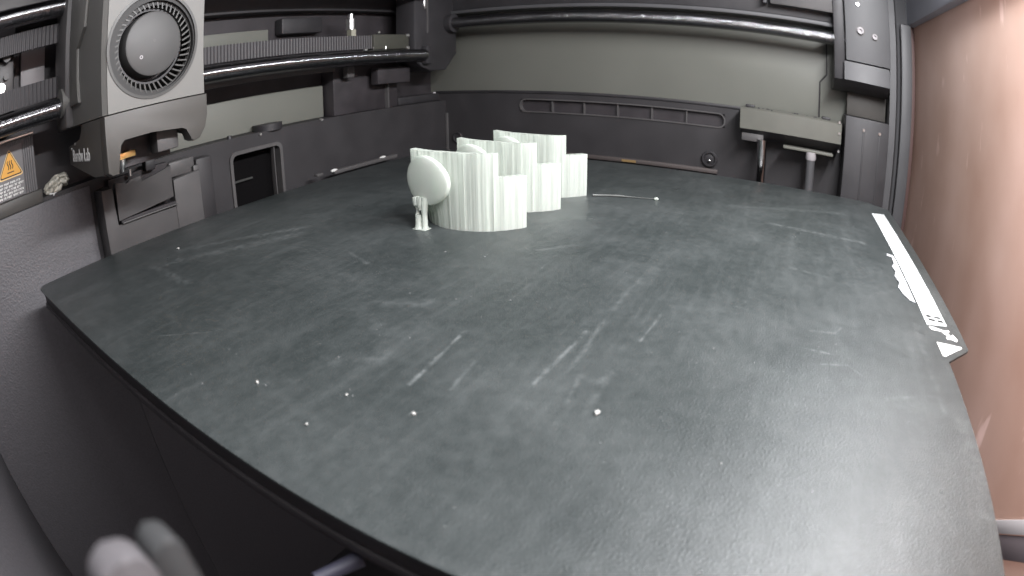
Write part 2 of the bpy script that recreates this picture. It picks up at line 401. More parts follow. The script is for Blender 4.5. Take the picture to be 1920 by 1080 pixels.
# round damper standing on the ledge, small screws on the ledge edge
MB().cyl((149.5, 288, 27.6), (149.5, 288, 31.2), 8.2, 8.2, 28).build('damper', 'dark', wall_back)
screw(wall_back, (139.8, 281.9, 27.0), (0, -1, 0), 0.8)
screw(wall_back, (184, 281.9, 28.0), (0, -1, 0), 0.8)
MB().cyl((122, 285, 28), (122, 285, 29.6), 1.5, 1.2, 12).build('stud', 'dark', wall_back)

# right wall: lower moulded frame with vent slot, painted sheet above
VY0, VY1, VZ0, VZ1 = 89, 222.5, 20.8, 29.0
rw = MB()
rw.box(304, 310, -30, VY0, -260, 34.6); rw.box(304, 310, VY1, 290, -260, 34.6)
rw.box(304, 310, VY0, VY1, VZ1, 34.6); rw.box(304, 310, VY0, VY1, -260, VZ0)
wall_right = struct(rw.build('wall_right', 'frame'))
MB().prism([(297, 34), (31.2, 34), (31.2, 57.4), (26.6, 62.4), (26.6, 140), (297, 140)], 0, 307, 308.6, .15).build('painted_sheet', 'sheet', wall_right)
MB().box(309.0, 311, -30, 297, 34.7, 140).build('sheet_backing', 'black', wall_right)
MB().prism([(30.2, 34.4), (30.2, 57), (25.6, 62), (25.6, 140), (-20, 140), (-20, 34.4)], 0, 307.0, 308.6, 0.15).build('front_sheet', 'sheet', wall_right)
MB().box(303.2, 305.6, 60, 290, 33.2, 34.9, 0.3).build('frame_lip', 'dark', wall_right)
ro = rrect(VY0-.5, VY1+.5, VZ0-.5, VZ1+.5, 4.4); ri = rrect(VY0+.4, VY1-.4, VZ0+.2, VZ1-.2, 3.7)
rim(MB(), ro, ri, 0, 303.2, 306.5).build('vent_rim', 'mid', wall_right)
MB().box(306.2, 309.8, VY0-2, VY1+2, VZ0-2, VZ1+2).build('vent_backing', 'black', wall_right)
for y in (200, 178.2, 156.1, 134.3, 112.7):
    MB().box(304.2, 306.2, y-.4, y+.4, VZ0, VZ1).build('vent_divider', 'mid', wall_right)
MB().box(301.5, 304, 92, 190, -7.2, -4.6, 0.5).build('low_ledge', mat('reddish_ledge', (0.075, 0.063, 0.060), 0.6), wall_right)
MB().box(300.8, 301.5, 143, 152, -6.6, -5.2).build('amber_reflection', mat('amber_reflection', (0.24, 0.16, 0.07), 0.5), wall_right)  # orange reflection on the ledge, painted as a small coloured block
MB().lathe((304, 97.3, 1.2), (-1, 0, 0), [(0, 5), (1.6, 5), (2.2, 4.4), (2.2, 3.7), (0.6, 3.4), (1.6, 0)], 28).build('round_plug', 'dark', wall_right)
MB().lathe((304, 97.3, 0.2), (-1, 0, 0), [(1.2, 0), (1.2, .8), (2.4, .7), (2.7, 0)], 12).build('plug_screw', 'zinc', wall_right)
MB().lathe((304, 271.5, 1.0), (-1, 0, 0), [(0, 4), (1.4, 4), (1.8, 3.4), (.6, 3.0), (.9, 0)], 24).build('round_plug', 'dark', wall_right)
MB().box(302.8, 304, 279.6, 281.9, -40, 18.8, .4).build('corner_trim', 'mid', wall_right)

# front: corner post, top beam, and the brown door panel closing the opening
post = MB()
post.prism([(296, -30), (304, -30), (304, -12), (286, -12), (286, -16), (291, -18)], 2, -260, 140, 0.8)
front_post = post.build('corner_post', 'pillar'); tag(front_post, 'grey vertical corner post between the screwed bracket and brown door panel', 'post')
fb = MB().box(-47, 300, -38, -26, 101.8, 140, 1.0).build('front_beam', 'beam'); tag(fb, 'grey beam along the top edge of the brown door panel', 'beam')
MB().box(285.5, 288, -26.5, -19.5, -100, 101, 0.8).build('post_trim', 'pillar', front_post)
MB().box(288.8, 290.2, -29.2, -26.2, -100, 101, 0.4).build('seal', mat('rust_seal', (0.09, 0.05, 0.045), 0.6), front_post)
door = thing('door_panel', (120, -33, -260), 'brown smudged and scratched door panel closing the front opening', 'door')
MB().box(-47, 296, -31.5, -30.5, -45, 104).build('panel', 'brown', door)
MB().prism([(78, -40.6), (40, -7.8), (36.2, -9.4), (73.4, -41)], 1, -30.4, -29.8, .1).build('pale_strap', mat('pale_strap', (0.80, 0.74, 0.74), 0.4), door)
MB().prism([(73.2, -41), (36.0, -9.5), (29.6, -11.4), (64.6, -41.4)], 1, -30.4, -30.0, .1).build('grey_strap', mat('grey_strap', (0.22, 0.18, 0.19), 0.5), door)
MB().box(-47, 296, -34, -30, -49.5, -45.1, .3).build('bottom_trim', mat('pale_pink_trim', (0.75, 0.68, 0.68), 0.4), door)
MB().box(-47, 296, -36, -32, -61, -49.6).build('bottom_gap', mat('mauve_grey_strip', (0.16, 0.14, 0.15), 0.5), door)
MB().box(-47, 296, -34, -30, -84, -61.1, .3).build('lower_trim', mat('pale_pink_rail', (0.72, 0.63, 0.63), 0.4), door)

# ================================================================== BUILD PLATE AND BED
def plate_outline():
    r = 4; p = []
    def arc(cx, cy, a0, a1, rr, n=6):
        for i in range(n+1):
            t = math.radians(a0 + (a1-a0)*i/n); p.append((cx + rr*math.cos(t), cy + rr*math.sin(t)))
    arc(256-r, 256-r, 0, 90, r); arc(r, 256-r, 90, 180, r); arc(r, r, 180, 270, r)
    # front tab: slanted shoulders with rounded ends
    p.append((77.5, 0)); arc(81, 1.2, 250, 300, 1.2, 2)
    arc(91.0, -6.6, 215, 270, 2.0, 4); arc(246.5, -6.6, 270, 325, 2.0, 4)
    p.append((252.0, -1.0))
    arc(256-r+1, r-1, 300, 360, r-1, 4)
    return p
bed = thing('heated_bed', (128, 128, -18), 'black heated bed carrying the textured plate', 'heated bed')
MB().prism(rrect(1.2, 254.8, 3, 254.8, 4), 2, -5.2, -0.75, 0.3).build('bed_slab', 'bed', bed)
MB().prism(rrect(0.6, 255.4, 8, 255.4, 5), 2, -7.0, -5.3, 0.3).build('insulation_sheet', 'bed', bed)
MB().box(18, 238, 20, 240, -18, -8.2, 1).build('carrier', 'black', bed)
MB().cyl((1.5, 88.6, -9.6), (-5.6, 90.8, -9.2), 1.3, 1.0, 20).build('side_pin', 'pin', bed)
plate = thing('build_plate', (128, 128, -0.6), 'dark grey textured steel build plate with scratches and residue', 'build plate')
plate_sheet = MB().prism(plate_outline(), 2, -0.6, 0.0, 0.12).build('plate_sheet', 'plate', plate)
plate_sheet.data.materials.clear(); 
# the coating material reads plate coordinates: keep the sheet's own origin at the plate's front-left corner
for v in plate_sheet.data.vertices: v.co += Vector((128, 128, -0.6))*S
plate_sheet.location = Vector((-128, -128, 0.6))*S
plate_sheet.data.materials.append(M['plate'])
ob_origin[plate_sheet.name] = (0, 0, 0)
stk = MB().prism([(232.5, -3.6), (229.5, 3.6), (101.3, 2.6), (103.0, -4.6)], 2, 0.02, 0.09).build('white_sticker', mat('white_sticker', (0.52, 0.55, 0.545), 0.5, noise=0.06, nscale=200), plate)
# faint worn printing on the sticker and two dark emblem marks at its end
for i in range(64):
    x = random.uniform(112, 228); y = -0.6 + random.uniform(-1.8, 1.8)
    w = random.uniform(.3, 1.4); o = MB().box(x, x+w, y, y+random.uniform(.15, .3), 0.095, 0.11)
    sub(o, 'worn_print', mat('worn_print', (0.26, 0.29, 0.28), 0.6) if i == 0 else bpy.data.materials['worn_print'], stk)
for q in ([(108.6, 1.6), (107.0, 1.5), (106.8, -.2), (108.4, -.1)], [(108.3, -.9), (107.3, -1), (107.0, -3.2), (108.5, -3.6)],
          [(106.2, 1.3), (104.7, 1.1), (104.7, -1.2), (106.1, -1.0)], [(106.0, -1.8), (104.6, -1.9), (104.8, -3.9), (106.2, -3.8)]):
    sub(MB().prism(q, 2, 0.095, 0.115), 'emblem_bar', 'ink', stk)
MB().prism([(101.0, 1.9), (99.8, 2.2), (98.6, 1.5), (98.6, -1.6), (97.6, -2.0), (96.4, -3.2), (97.0, -4.2), (98.4, -3.6), (99.6, -4.6), (100.4, -4.2), (99.6, -2.6), (100.2, -1.0)], 2, 0.02, 0.09).build('white_mark', 'white', plate)
MB().prism([(95.6, -2.4), (94.2, -2.6), (94.6, -4.0), (93.8, -5.6), (95.2, -6.2), (97.0, -5.6), (98.2, -5.2), (97.0, -4.6), (96.6, -3.4)], 2, 0.02, 0.09).build('white_mark', 'white', plate)
MB().prism([(91.4, 1.6), (84.2, 1.4), (83.9, 0.6), (90.4, -6.4), (91.2, -6.2)], 2, 0.02, 0.09).build('white_triangle', 'white', plate)
# torn clear tape along the sticker's inner edge
tp = [(160, 3.7), (161, 6.4), (158.5, 6.9), (157.6, 5.0), (150, 5.4), (146, 6.8), (141, 6.2), (136, 7.4), (130, 6.6), (126, 7.8), (121, 7.0), (116.5, 5.4), (115.5, 3.6)]
MB().prism(tp, 2, 0.1, 0.35).build('torn_tape', mat('clear_tape', (0.42, 0.43, 0.44), 0.2, noise=0.5, nscale=500, bump=0.8, bscale=900), plate, smooth=60)

# ================================================================== PRINTED PARTS
FCX, FCY, FR = 130.5, 143.7, 20.0
def arc_wall(cx, cy, r, a0, a1, th, z0, z1, n, jit, ztop=None):
    mb = MB(); secs = []
    for i in range(n+1):
        t = math.radians(a0 + (a1-a0)*i/n); ro = r + random.uniform(-jit, jit); ri = r - th
        zt = z1 + (ztop(i/n) if ztop else 0)
        secs.append([(cx+ro*math.cos(t), cy+ro*math.sin(t), z0), (cx+ro*math.cos(t), cy+ro*math.sin(t), zt),
                     (cx+ri*math.cos(t), cy+ri*math.sin(t), zt), (cx+ri*math.cos(t), cy+ri*math.sin(t), z0)])
    return mb.loft(secs)
def printed_part(off, label):
    t = thing('printed_part', (118+off, 143, 0), label, 'printed part', 'printed parts standing in a row on the plate')
    cx = FCX + off
    arc_wall(cx, FCY, FR, 118, 246, 3.0, 0.0, 16.4, 44, 0.10).build('curved_wall', 'fil', t, 12)
    # shallow rounded boss bulging out of the wall's end
    hb = bmesh.new(); bmesh.ops.create_uvsphere(hb, u_segments=40, v_segments=24, radius=1.0)
    for v in hb.verts:
        x, y, z = v.co
        bl = 1.0 + 0.35*max(0.0, -y)                     # longer towards the low end, where it fades into the wall
        px = math.copysign(abs(x)**0.45, x)*1.5; py, pz = y*7.6*bl, z*8.0          # flat face, rounded rim
        c_, s_ = math.cos(-0.14), math.sin(-0.14)
        v.co = (108.3 + off + (z*-0.5) + px*c_ - py*s_, 153.2 + px*s_ + py*c_, 15.4 + pz)
    hm = MB(); hm.bm.free(); hm.bm = hb; hm.build('rounded_boss', M['fil_smooth'], t, 60)
    # taller stretch of the wall beside the head; its free end overhangs the plate
    ctrl = [(107.4, 158.0, 25.4), (107.7, 155.0, 25.0), (108.4, 151.5, 24.6), (109.2, 147.8, 24.4), (109.9, 144.0, 24.2), (110.7, 140.4, 24.1), (111.9, 136.8, 24.0), (113.3, 133.6, 24.0), (114.3, 131.6, 24.0)]
    secs = []
    for i in range(len(ctrl)-1):
        for k in range(5):
            f = k/5; p = [ctrl[i][j]*(1-f) + ctrl[i+1][j]*f for j in range(3)]
            jt = random.uniform(-.09, .09)
            xb = FCX - math.sqrt(20.3**2 - (p[1]-FCY)**2)            # foot of the wall on its circle
            row = []
            for z_, w_ in ((0.0, 0.0), (4.0, .12), (8.0, .45), (12.0, .8), (16.0, .96), (p[2], 1.0)):
                row.append((min(xb, xb*(1-w_) + p[0]*w_) + off + jt, p[1], z_))
            secs.append(row + [(q[0]+2.4, q[1]-.3, q[2]) for q in row[::-1]])
    MB().loft(secs).build('tall_wall', 'fil', t, 12)
    # bracketed support under the peg
    MB().tube([(106.3+off, 155.2, 0), (106.4+off, 155.2, 1.2), (106.7+off, 155.3, 4.5), (107.0+off, 155.9, 7.5), (107.6+off, 156.6, 10)], [1.5, 1.05, 1.0, 1.2, 1.3], 10).build('support_strut', 'fil', t)
    MB().tube([(107.2+off, 153.3, 0), (107.2+off, 153.3, 1.0), (107.3+off, 153.4, 4.5), (107.4+off, 153.4, 7.5), (107.8+off, 153.2, 10)], [1.4, 1.0, .95, 1.2, 1.3], 10).build('support_strut', 'fil', t)
    MB().tube([(107.0+off, 154.4, 6.0), (107.3+off, 154.7, 8.0), (107.7+off, 154.9, 10.0)], [.8, 1.5, 1.4], 10).build('support_web', 'fil', t)
    MB().box(105.0+off, 108.2+off, 151.6, 156.8, 0.0, 0.3, .1).build('support_pad', 'fil', t)
    return t
printed_part(0, 'clear white printed bracket nearest the camera, its strutted peg fully in view')
printed_part(26, 'clear white printed bracket in the middle of the row of three')
printed_part(51, 'clear white printed bracket at the far end, beside the loose strand')
tag(MB().tube([(173, 122.8, .5), (176, 118, .4), (177.4, 113.2, .5), (179, 108, .35), (180, 103.5, .3), (180.6, 99.8, .4)], [.4, .32, .42, .14, .12, .2], 8).build('filament_strand', mat('clear_strand', (0.10, 0.105, 0.10), 0.4)),
    'thin clear strand trailing over the plate from the far printed bracket', 'filament strand')
tag(MB().lathe((180.8, 99.2, 0.45), (0, 0, 1), [(-.45, 0), (-.45, .7), (0, 1.0), (.5, .6), (.7, 0)], 12).build('filament_blob', 'fil'),
    'small clear blob at the end of the loose strand', 'filament blob')
def crumb(x, y, r, label=None):
    bm = bmesh.new(); bmesh.ops.create_icosphere(bm, subdivisions=1, radius=r)
    for v in bm.verts: v.co *= random.uniform(.65, 1.25); v.co.z = v.co.z*.7
    zmin = min(v.co.z for v in bm.verts)
    for v in bm.verts: v.co += Vector((x, y, -zmin+0.01))
    mb = MB(); mb.bm.free(); mb.bm = bm
    return mb
for x, y, r, lab in ((37.2, 69.8, .5, 'largest white crumb, lying alone on the open middle of the plate'),
                     (16.2, 124.3, .38, 'white crumb with a smaller one beside it near the plate edge'),
                     (22.6, 107.2, .3, 'white crumb between the long scratch and the plate edge'),
                     (12.6, 106.8, .28, 'pale crumb closest to the dark plate edge in its middle stretch'),
                     (54.9, 225.2, .6, 'white crumb on the pale smear near the purge bin'),
                     (24.2, 94.4, .38, 'oblong white crumb below the long diagonal scratch')):
    tag(crumb(x, y, r).build('filament_crumb', mat('crumb_white', (0.42, 0.42, 0.40), 0.6) if 'crumb_white' not in bpy.data.materials else bpy.data.materials['crumb_white']), lab, 'crumb', 'white filament crumbs on the plate')
# dust and tiny specks nobody could count
mb = MB(); mb.bm.free(); big = bmesh.new()
for i in range(110):
    x = random.uniform(3, 250)**1.0; y = random.uniform(2, 250)
    if random.random() < .7: x = random.uniform(4, 110); y = random.uniform(4, 150)
    if (x-FCX)**2 + (y-FCY)**2 < 30**2: continue
    r = random.choice((.12, .14, .16, .2, .26)); h = r*.8
    ring = [big.verts.new((x+r*math.cos(k*2.1+i)*random.uniform(.6, 1.3), y+r*math.sin(k*2.1+i)*random.uniform(.6, 1.3), 0.005)) for k in range(3)]
    top = big.verts.new((x, y, h))
    for k in range(3): big.faces.new((ring[k], ring[(k+1) % 3], top))
mb.bm = big
sp = mb.build('dust_specks', mat('grey_dust', (0.20, 0.205, 0.205), 0.7)); sp['kind'] = 'stuff'; sp['label'] = 'fine pale dust specks scattered over the plate'

# ================================================================== TOOLHEAD
th = thing('toolhead', (47, 240, 33), 'light grey toolhead with large round blower fan and taupe lower shroud', 'toolhead')
TX0, TX1, TY, TYB, TZ0, TZ1 = 27.0, 68.2, 215.0, 262.0, 52.3, 118.0
fx, fz, fr = 46.3, 72.2, 17.2
n = 72; circ, rect = [], []
def ray_rect(t, x0, x1, z0, z1):
    dx, dz = math.cos(t), math.sin(t); k = 1e9
    if dx > 1e-9: k = min(k, (x1-fx)/dx)
    if dx < -1e-9: k = min(k, (x0-fx)/dx)
    if dz > 1e-9: k = min(k, (z1-fz)/dz)
    if dz < -1e-9: k = min(k, (z0-fz)/dz)
    return (fx+dx*k, fz+dz*k)
angs = sorted([2*math.pi*i/n for i in range(n)] + [math.atan2(z-fz, x-fx) % (2*math.pi) for x in (TX0+1.5, TX1-1.2) for z in (TZ0, TZ1)])
rect = [ray_rect(t, TX0+1.5, TX1-1.2, TZ0, TZ1) for t in angs]; circ = [(fx+fr*math.cos(t), fz+fr*math.sin(t)) for t in angs]
cover = rim(MB(), rect, circ, 1, TY, TY+9).build('front_cover', 'cover', th)
rim(MB(), [(fx+(fr+.9)*math.cos(t), fz+(fr+.9)*math.sin(t)) for t in angs], [(fx+(fr-.1)*math.cos(t), fz+(fr-.1)*math.sin(t)) for t in angs], 1, TY-.3, TY+2).build('fan_bezel', 'fan', th)
# body behind the cover: chamfered front edges
body = MB().prism([(TX0, TY+2.2), (TX0+1.4, TY+.25), (TX0+1.45, TY+9.2), (TX1-1.1, TY+9.2), (TX1-1.05, TY+.3), (TX1, TY+2), (TX1, TYB), (TX0, TYB)], 2, TZ0+.02, TZ1)
body.build('side_shell', 'cover', th)
MB().prism([(232, 118), (236, 86), (246, 80), (246, 68), (243.5, 60), (258, 60), (261, 74), (261, 118)], 0, TX0-1.3, TX0-.01, 0.4).build('side_panel', 'cover', th)
MB().box(26.0, 27.4, 236.8, 239.6, 88, 118).build('side_slot', 'black', th)
MB().cyl((22.6, 262.5, 62.6), (27.2, 262.5, 62.6), 5.6, 5.6, 24).build('rod_bushing', 'cover', th)
MB().box(23.5, 70, 257, 276, 52, 118, 1.5).build('carriage', 'mid', th)
# fan: recess, hub, ring, blades
MB().cyl((fx, TY+8.8, fz), (fx, TY+8.4, fz), fr+1, fr+1, 48).build('fan_recess', 'black', th)
fanr = MB().lathe((fx, TY, fz), (0, 1, 0), [(8, 12.9), (3.4, 12.9), (3.4, 12.2), (8, 11.9)], 64).build('fan_rotor', 'dark', th)
hub = sub(MB().lathe((fx+.5, TY, fz+.4), (0, 1, 0), [(0.4, 0), (0.4, 10.3), (0.7, 10.9), (1.3, 11.1), (8, 11.2)], 64), 'hub_disc', 'hub', fanr)
for ro_, ri_, y0_, dx_, dz_ in ((17.15, 15.7, .6, 1.0, -.5), (16.6, 14.6, 2.2, 1.6, -.8)):
    rim(MB(), [(fx+ro_*math.cos(t), fz+ro_*math.sin(t)) for t in angs], [(fx+dx_+ri_*math.cos(t), fz+dz_+ri_*math.sin(t)) for t in angs], 1, TY+y0_, TY+y0_+1.2).build('inlet_ring', 'fan_dark', th)
sub(MB().lathe((fx+.9, TY+.4, fz+1.2), (0, -1, 0), [(-.3, .5), (.04, .5), (.04, .3), (-.1, .2), (-.1, 0)], 14), 'hub_dimple', 'mid', fanr)
sub(MB().lathe((fx-4.4, TY+.4, fz-3.8), (0, -1, 0), [(-.3, .65), (.06, .65), (.06, .4), (-.1, .3), (-.1, 0)], 14), 'hub_dimple', 'clip', fanr)
b0 = None
NB = 46
for i in range(NB):
    a = 2*math.pi*i/NB
    if b0 is None:
        mb = MB(); secs = []
        for k in range(4):
            r = 12.9 + (16.4-12.9)*k/3; da = 0.10*k/3
            ca, sa = math.cos(da), math.sin(da); w = .28
            cxx, czz = r*ca, r*sa
            secs.append([(cxx + w*sa, 2.0, czz - w*ca), (cxx - w*sa, 2.0, czz + w*ca), (cxx - w*sa, 8.0, czz + w*ca), (cxx + w*sa, 8.0, czz - w*ca)])
        mb.loft(secs); b0 = mb.build('fan_blade', 'fan', None); o = b0
    else:
        o = b0.copy(); C.objects.link(o)
    o.parent = fanr; o.location = (Vector((fx, TY, fz)) - Vector(ob_origin[fanr.name]))*S; o.rotation_euler = (0, a, 0)
rim(MB(), [(fx+16.9*math.cos(t), fz+16.9*math.sin(t)) for t in angs], [(fx+16.2*math.cos(t), fz+16.2*math.sin(t)) for t in angs], 1, TY+3.2, TY+4.2).build('fan_ring', 'fan', th)
# lower shroud: front skin with arch cut-out, left side and right corner
arch = [(TX0, 52.0), (TX0, 34.2), (28.5, 33.0), (31.4, 33.0), (32.2, 42.0), (34.0, 43.6), (45, 43.2), (57.4, 42.6), (59.4, 41.6), (60.4, 37.6), (62.0, 36.8), (64.5, 37.4), (67.0, 40.6), (TX1, 45), (TX1, 52.0)]
MB().prism(arch, 1, TY+.1, TY+5.5, 0.5).build('shroud_front', 'shroud', th)
MB().prism([(TY+5.6, 52.1), (TY+5.6, 33.2), (232, 33.0), (250, 35.5), (268, 38), (268, 45), (249, 46.4), (244, 52.1)], 0, TX0+.05, TX0+3.5, .5).build('shroud_side', 'shroud', th)
MB().prism([(TY+5.6, 52.1), (TY+5.6, 38), (235, 40), (255, 44), (255, 52.1)], 0, TX1-3.5, TX1-.05, .5).build('shroud_side', 'shroud', th)
MB().box(TX0+3.6, TX1-3.6, TY+14, 258, 41, 52.1).build('hotend_mount', 'black', th)
MB().box(49.5, 58.5, TY+6, TY+13, 35.6, 43.2, .6).build('air_duct', 'mid', th)
MB().box(35.4, 43, 227, 234, 36.4, 38.6, .3).build('heater_block', 'brass', th)
MB().lathe((37.3, 228, 36.3), (0, 0, -1), [(0, 0), (0, 1.6), (1.6, 1.6), (2.8, .8), (4.2, .5), (4.2, 0)], 16).build('nozzle', 'zinc', th)
MB().box(32, 60, 232, 256, 33, 41).build('silicone_cover', 'black', th)
for (y, z) in ((262.6, 44.0), (256.4, 45.6)):
    screw(th, (27.0, y, z), (-1, 0, 0), 0.5)
# maker's lettering on the shroud's left side
me = text_mesh('Bambu Lab', 6.0, 'maker_lettering')
xs = [v.co.x for v in me.vertices]; w0 = max(xs)-min(xs); sc = 25.5/w0
for v in me.vertices:
    u, h, d = (v.co.x-min(xs))*sc, v.co.y*sc*1.15, v.co.z*sc
    v.co = (Vector((TX0-.03 - d, 261.5 - u, 39.0 + h + (u*-0.012))) - Vector((47, 240, 33)))*S
me.materials.append(M['white']); lt = bpy.data.objects.new('maker_lettering', me); C.objects.link(lt); lt.parent = th

# ================================================================== GANTRY: rods, belts, carriage
def rod_mat(axis):
    m = bpy.data.materials.new('ground_steel_rod'); m.use_nodes = True; nt = m.node_tree; b = nt.nodes['Principled BSDF']
    b.inputs['Base Color'].default_value = (0.27, 0.27, 0.28, 1); b.inputs['Metallic'].default_value = 1; b.inputs['Roughness'].default_value = 0.09
    tc = nt.nodes.new('ShaderNodeTexCoord'); mp = nt.nodes.new('ShaderNodeMapping')
    mp.inputs['Scale'].default_value = tuple(1.0 if i == axis else 0.02 for i in range(3))
    n_ = nt.nodes.new('ShaderNodeTexNoise'); n_.inputs['Scale'].default_value = 5200; n_.inputs['Detail'].default_value = 2
    bp = nt.nodes.new('ShaderNodeBump'); bp.inputs['Strength'].default_value = 0.8; bp.inputs['Distance'].default_value = 0.0003
    nt.links.new(tc.outputs['Object'], mp.inputs['Vector']); nt.links.new(mp.outputs['Vector'], n_.inputs['Vector'])
    nt.links.new(n_.outputs['Fac'], bp.inputs['Height']); nt.links.new(bp.outputs['Normal'], b.inputs['Normal'])
    return m
RM = [rod_mat(0), rod_mat(1)]
def rod(name, p0, p1, r, label):
    t = MB().cyl(p0, p1, r, r, 40).build(name, RM[0] if abs(p1[0]-p0[0]) > 1 else RM[1]); tag(t, label, 'guide rod'); return t
rod('guide_rod', (-46, 265, 61.0), (257, 265, 61.0), 4.0, 'lower polished steel guide rod passing behind the toolhead')
rod('guide_rod', (-46, 265, 102.0), (257, 265, 102.0), 4.0, 'upper polished steel guide rod beside the toolhead, at the picture corner')
rod('guide_rod', (287, 14, 83.4), (287, 268, 83.4), 4.0, 'polished steel guide rod along the painted side wall')
MB_ = MB().box(69, 247, 270.5, 272, 66.2, 74.4); tag(MB_.build('drive_belt', 'belt'), 'black toothed belt above the lower rod, right of the toolhead', 'belt')
tag(MB().box(-46, 26, 270.5, 272, 66.2, 74.4).build('drive_belt', 'belt'), 'black toothed belt just above the lower rod, left of the toolhead', 'belt')
tag(MB().box(-46, 26, 270.5, 272, 88.4, 96.4).build('drive_belt', 'belt'), 'grey toothed belt under the upper rod, left of the toolhead', 'belt')
be = thing('belt_end', (245, 272, 64), 'olive belt end clamp with two bright screws beside the corner carriage', 'belt clamp')
MB().box(215, 247.5, 269, 273.5, 65.6, 75, .6).build('clamp_plate', mat('olive_clamp', (0.055, 0.055, 0.045), .5), be)
for z in (66.2, 74.4): screw(be, (246, 269, z), (0, -1, 0), 1.2)
MB().tube([(213.5, 268.4, 67.2), (213.8, 268.2, 65.2), (224.5, 268.2, 65.2), (224.8, 268.4, 67.2)], .35, 8).build('wire_staple', 'zinc', be)
screw(be, (208, 269, 65.5), (0, -1, 0), 1.0)
screw(be, (219.5, 269, 76.2), (0, -1, 0), .8)
fit = thing('tube_fitting', (203.5, 276, 72), 'bright metal fitting standing upright above the toothed belt', 'fitting')
MB().lathe((203.5, 276, 74.5), (0, 0, 1), [(0, 0), (0, 3), (4.2, 3)], 6).build('hex_base', mat('olive_metal', (0.38, 0.37, 0.30), .4, metal=.7), fit)
MB().lathe((203.0, 276, 78.8), (0, 0, 1), [(0, 0), (0, 2.9), (6.6, 2.9), (7.0, 2.4), (7.0, 1.6), (9.6, 1.6), (9.6, 0)], 24).build('collar', 'zinc', fit)
fit2 = MB().lathe((261, 268, 92.5), (0, 0, 1), [(0, 0), (0, 1.6), (3, 2.1), (14, 2.1), (14, 0)], 20).build('metal_stud', 'zinc'); tag(fit2, 'short bright stud hanging at the top edge above the corner carriage', 'stud')
car = thing('corner_carriage', (275, 272, 46), 'black corner carriage block joining the cross rods to the side rod', 'carriage')
MB().prism([(250, 57), (258, 53), (266, 50), (283, 50.5), (296, 62), (296, 118), (250, 118)], 1, 266.5, 282, 1.0).build('block', 'dark', car)
MB().cyl((287, 262, 83.4), (287, 266.4, 83.4), 6.6, 6.6, 28).build('rod_collar', 'dark', car)
MB().box(262, 263.2, 265.8, 267, 76, 104).build('block_seam', 'mid', car)
MB().box(256.5, 262, 262, 267, 55, 67, .8).build('rod_socket', 'dark', car)
MB().box(226, 257, 276, 282, 44, 54.5, .6).build('lower_bracket', 'black', car)
MB().box(203, 209, 279, 283, 50, 56.5, .5).build('grey_tab', 'mid', car)
# side beam above the side rod
sb = thing('side_beam', (298, 140, 89), 'grey beam with a bright lip running above the side guide rod', 'beam')
MB().box(292, 304, 10, 297, 92.8, 140, .8).build('beam', 'dark', sb)
MB().box(289.5, 304, 14, 272, 90.2, 92.6, .4).build('lip', 'pillar', sb)
MB().box(284, 291.9, 20, 60, 98, 140, .8).build('motor_housing', 'mid', sb)
MB().box(284, 291.9, 62, 64, 98, 140, .3).build('housing_rib', 'pillar', sb)

# left end of the gantry, seen between the rods
lg = thing('gantry_bracket', (0, 285, 62), 'dark bracket behind the belts between the two rods, left of the toolhead', 'bracket')
MB().box(-46, 4, 283, 296, 60, 112, 1).build('bracket_body', 'dark', lg)
MB().box(-8, 3, 278, 283, 74, 88, 1.2).build('idler_mount', 'mid', lg)
MB().cyl((-4, 274, 76.5), (-4, 283, 76.5), 2.2, 2.2, 20).build('idler', 'zinc', lg)
MB().cyl((-1, 274, 88.5), (-1, 283, 88.5), 2.0, 2.0, 20).build('idler', 'mid', lg)
MB().cyl((-1, 276, 81), (-1, 283, 81), 1.4, 1.4, 20).build('idler', 'mid', lg)
gp = MB().box(9, 22, 293, 295.5, 70, 93, .3).build('bright_plate', 'clip', lg)
MB().box(-46, 28, 283, 296, 102, 118, 1).build('top_rail', 'mid', lg)

# ================================================================== LEFT REAR: ribbed guard with warning sticker, waste, purge bin
rg = thing('ribbed_guard', (0, 285, 26), 'grey ribbed metal guard with orange hot-surface warning triangle', 'guard')
MB().box(-46, 13, 284.5, 290, 31.5, 55.2).build('guard_plate', mat('grey_metal_guard', (0.17, 0.165, 0.17), .45, noise=.1, nscale=100), rg)
for i in range(12):
    x = 12.2 - i*1.15
    MB().box(x-.34, x+.34, 283.5, 284.6, 32, 55, .12).build('rib', bpy.data.materials['grey_metal_guard'], rg)
MB().tube([(-40, 283.4, 55.6), (0, 283.2, 55.9), (13.0, 283.0, 55.6)], .75, 10).build('bright_top_edge', 'zinc', rg)
MB().box(-46, 14.5, 280.2, 290, 26.4, 32.0, .5).build('guard_foot', 'shroud', rg)
stick = MB().prism([(-9.0, 32.4), (6.2, 32.4), (6.6, 53.0), (-8, 53.0)], 1, 283.2, 283.4).build('warning_label', bpy.data.materials['grey_metal_guard'], rg)
def tri(cx, cz, s, r):
    pts = []
    V = [(cx - s, cz - s*.8), (cx + s, cz - s*.8), (cx, cz + s*.95)]
    for i in range(3):
        a, b, c = Vector(V[i-1]), Vector(V[i]), Vector(V[(i+1) % 3])
        u, w = (a-b).normalized(), (c-b).normalized()
        p0, p1 = b + u*r, b + w*r
        for k in range(5):
            t = k/4; q = p0*(1-t)**2 + b*2*t*(1-t) + p1*t*t; pts.append((q.x, q.y))
    return pts
TCX, TCZ = -0.2, 46.0
sub(MB().prism(tri(TCX, TCZ, 6.9, 1.9), 1, 283.0, 283.2), 'triangle_rim', 'cream', stick)
sub(MB().prism(tri(TCX, TCZ, 6.2, 1.4), 1, 282.9, 283.0), 'triangle_border', 'ink', stick)
sub(MB().prism(tri(TCX, TCZ, 5.6, 1.2), 1, 282.8, 282.9), 'triangle_face', 'orange', stick)
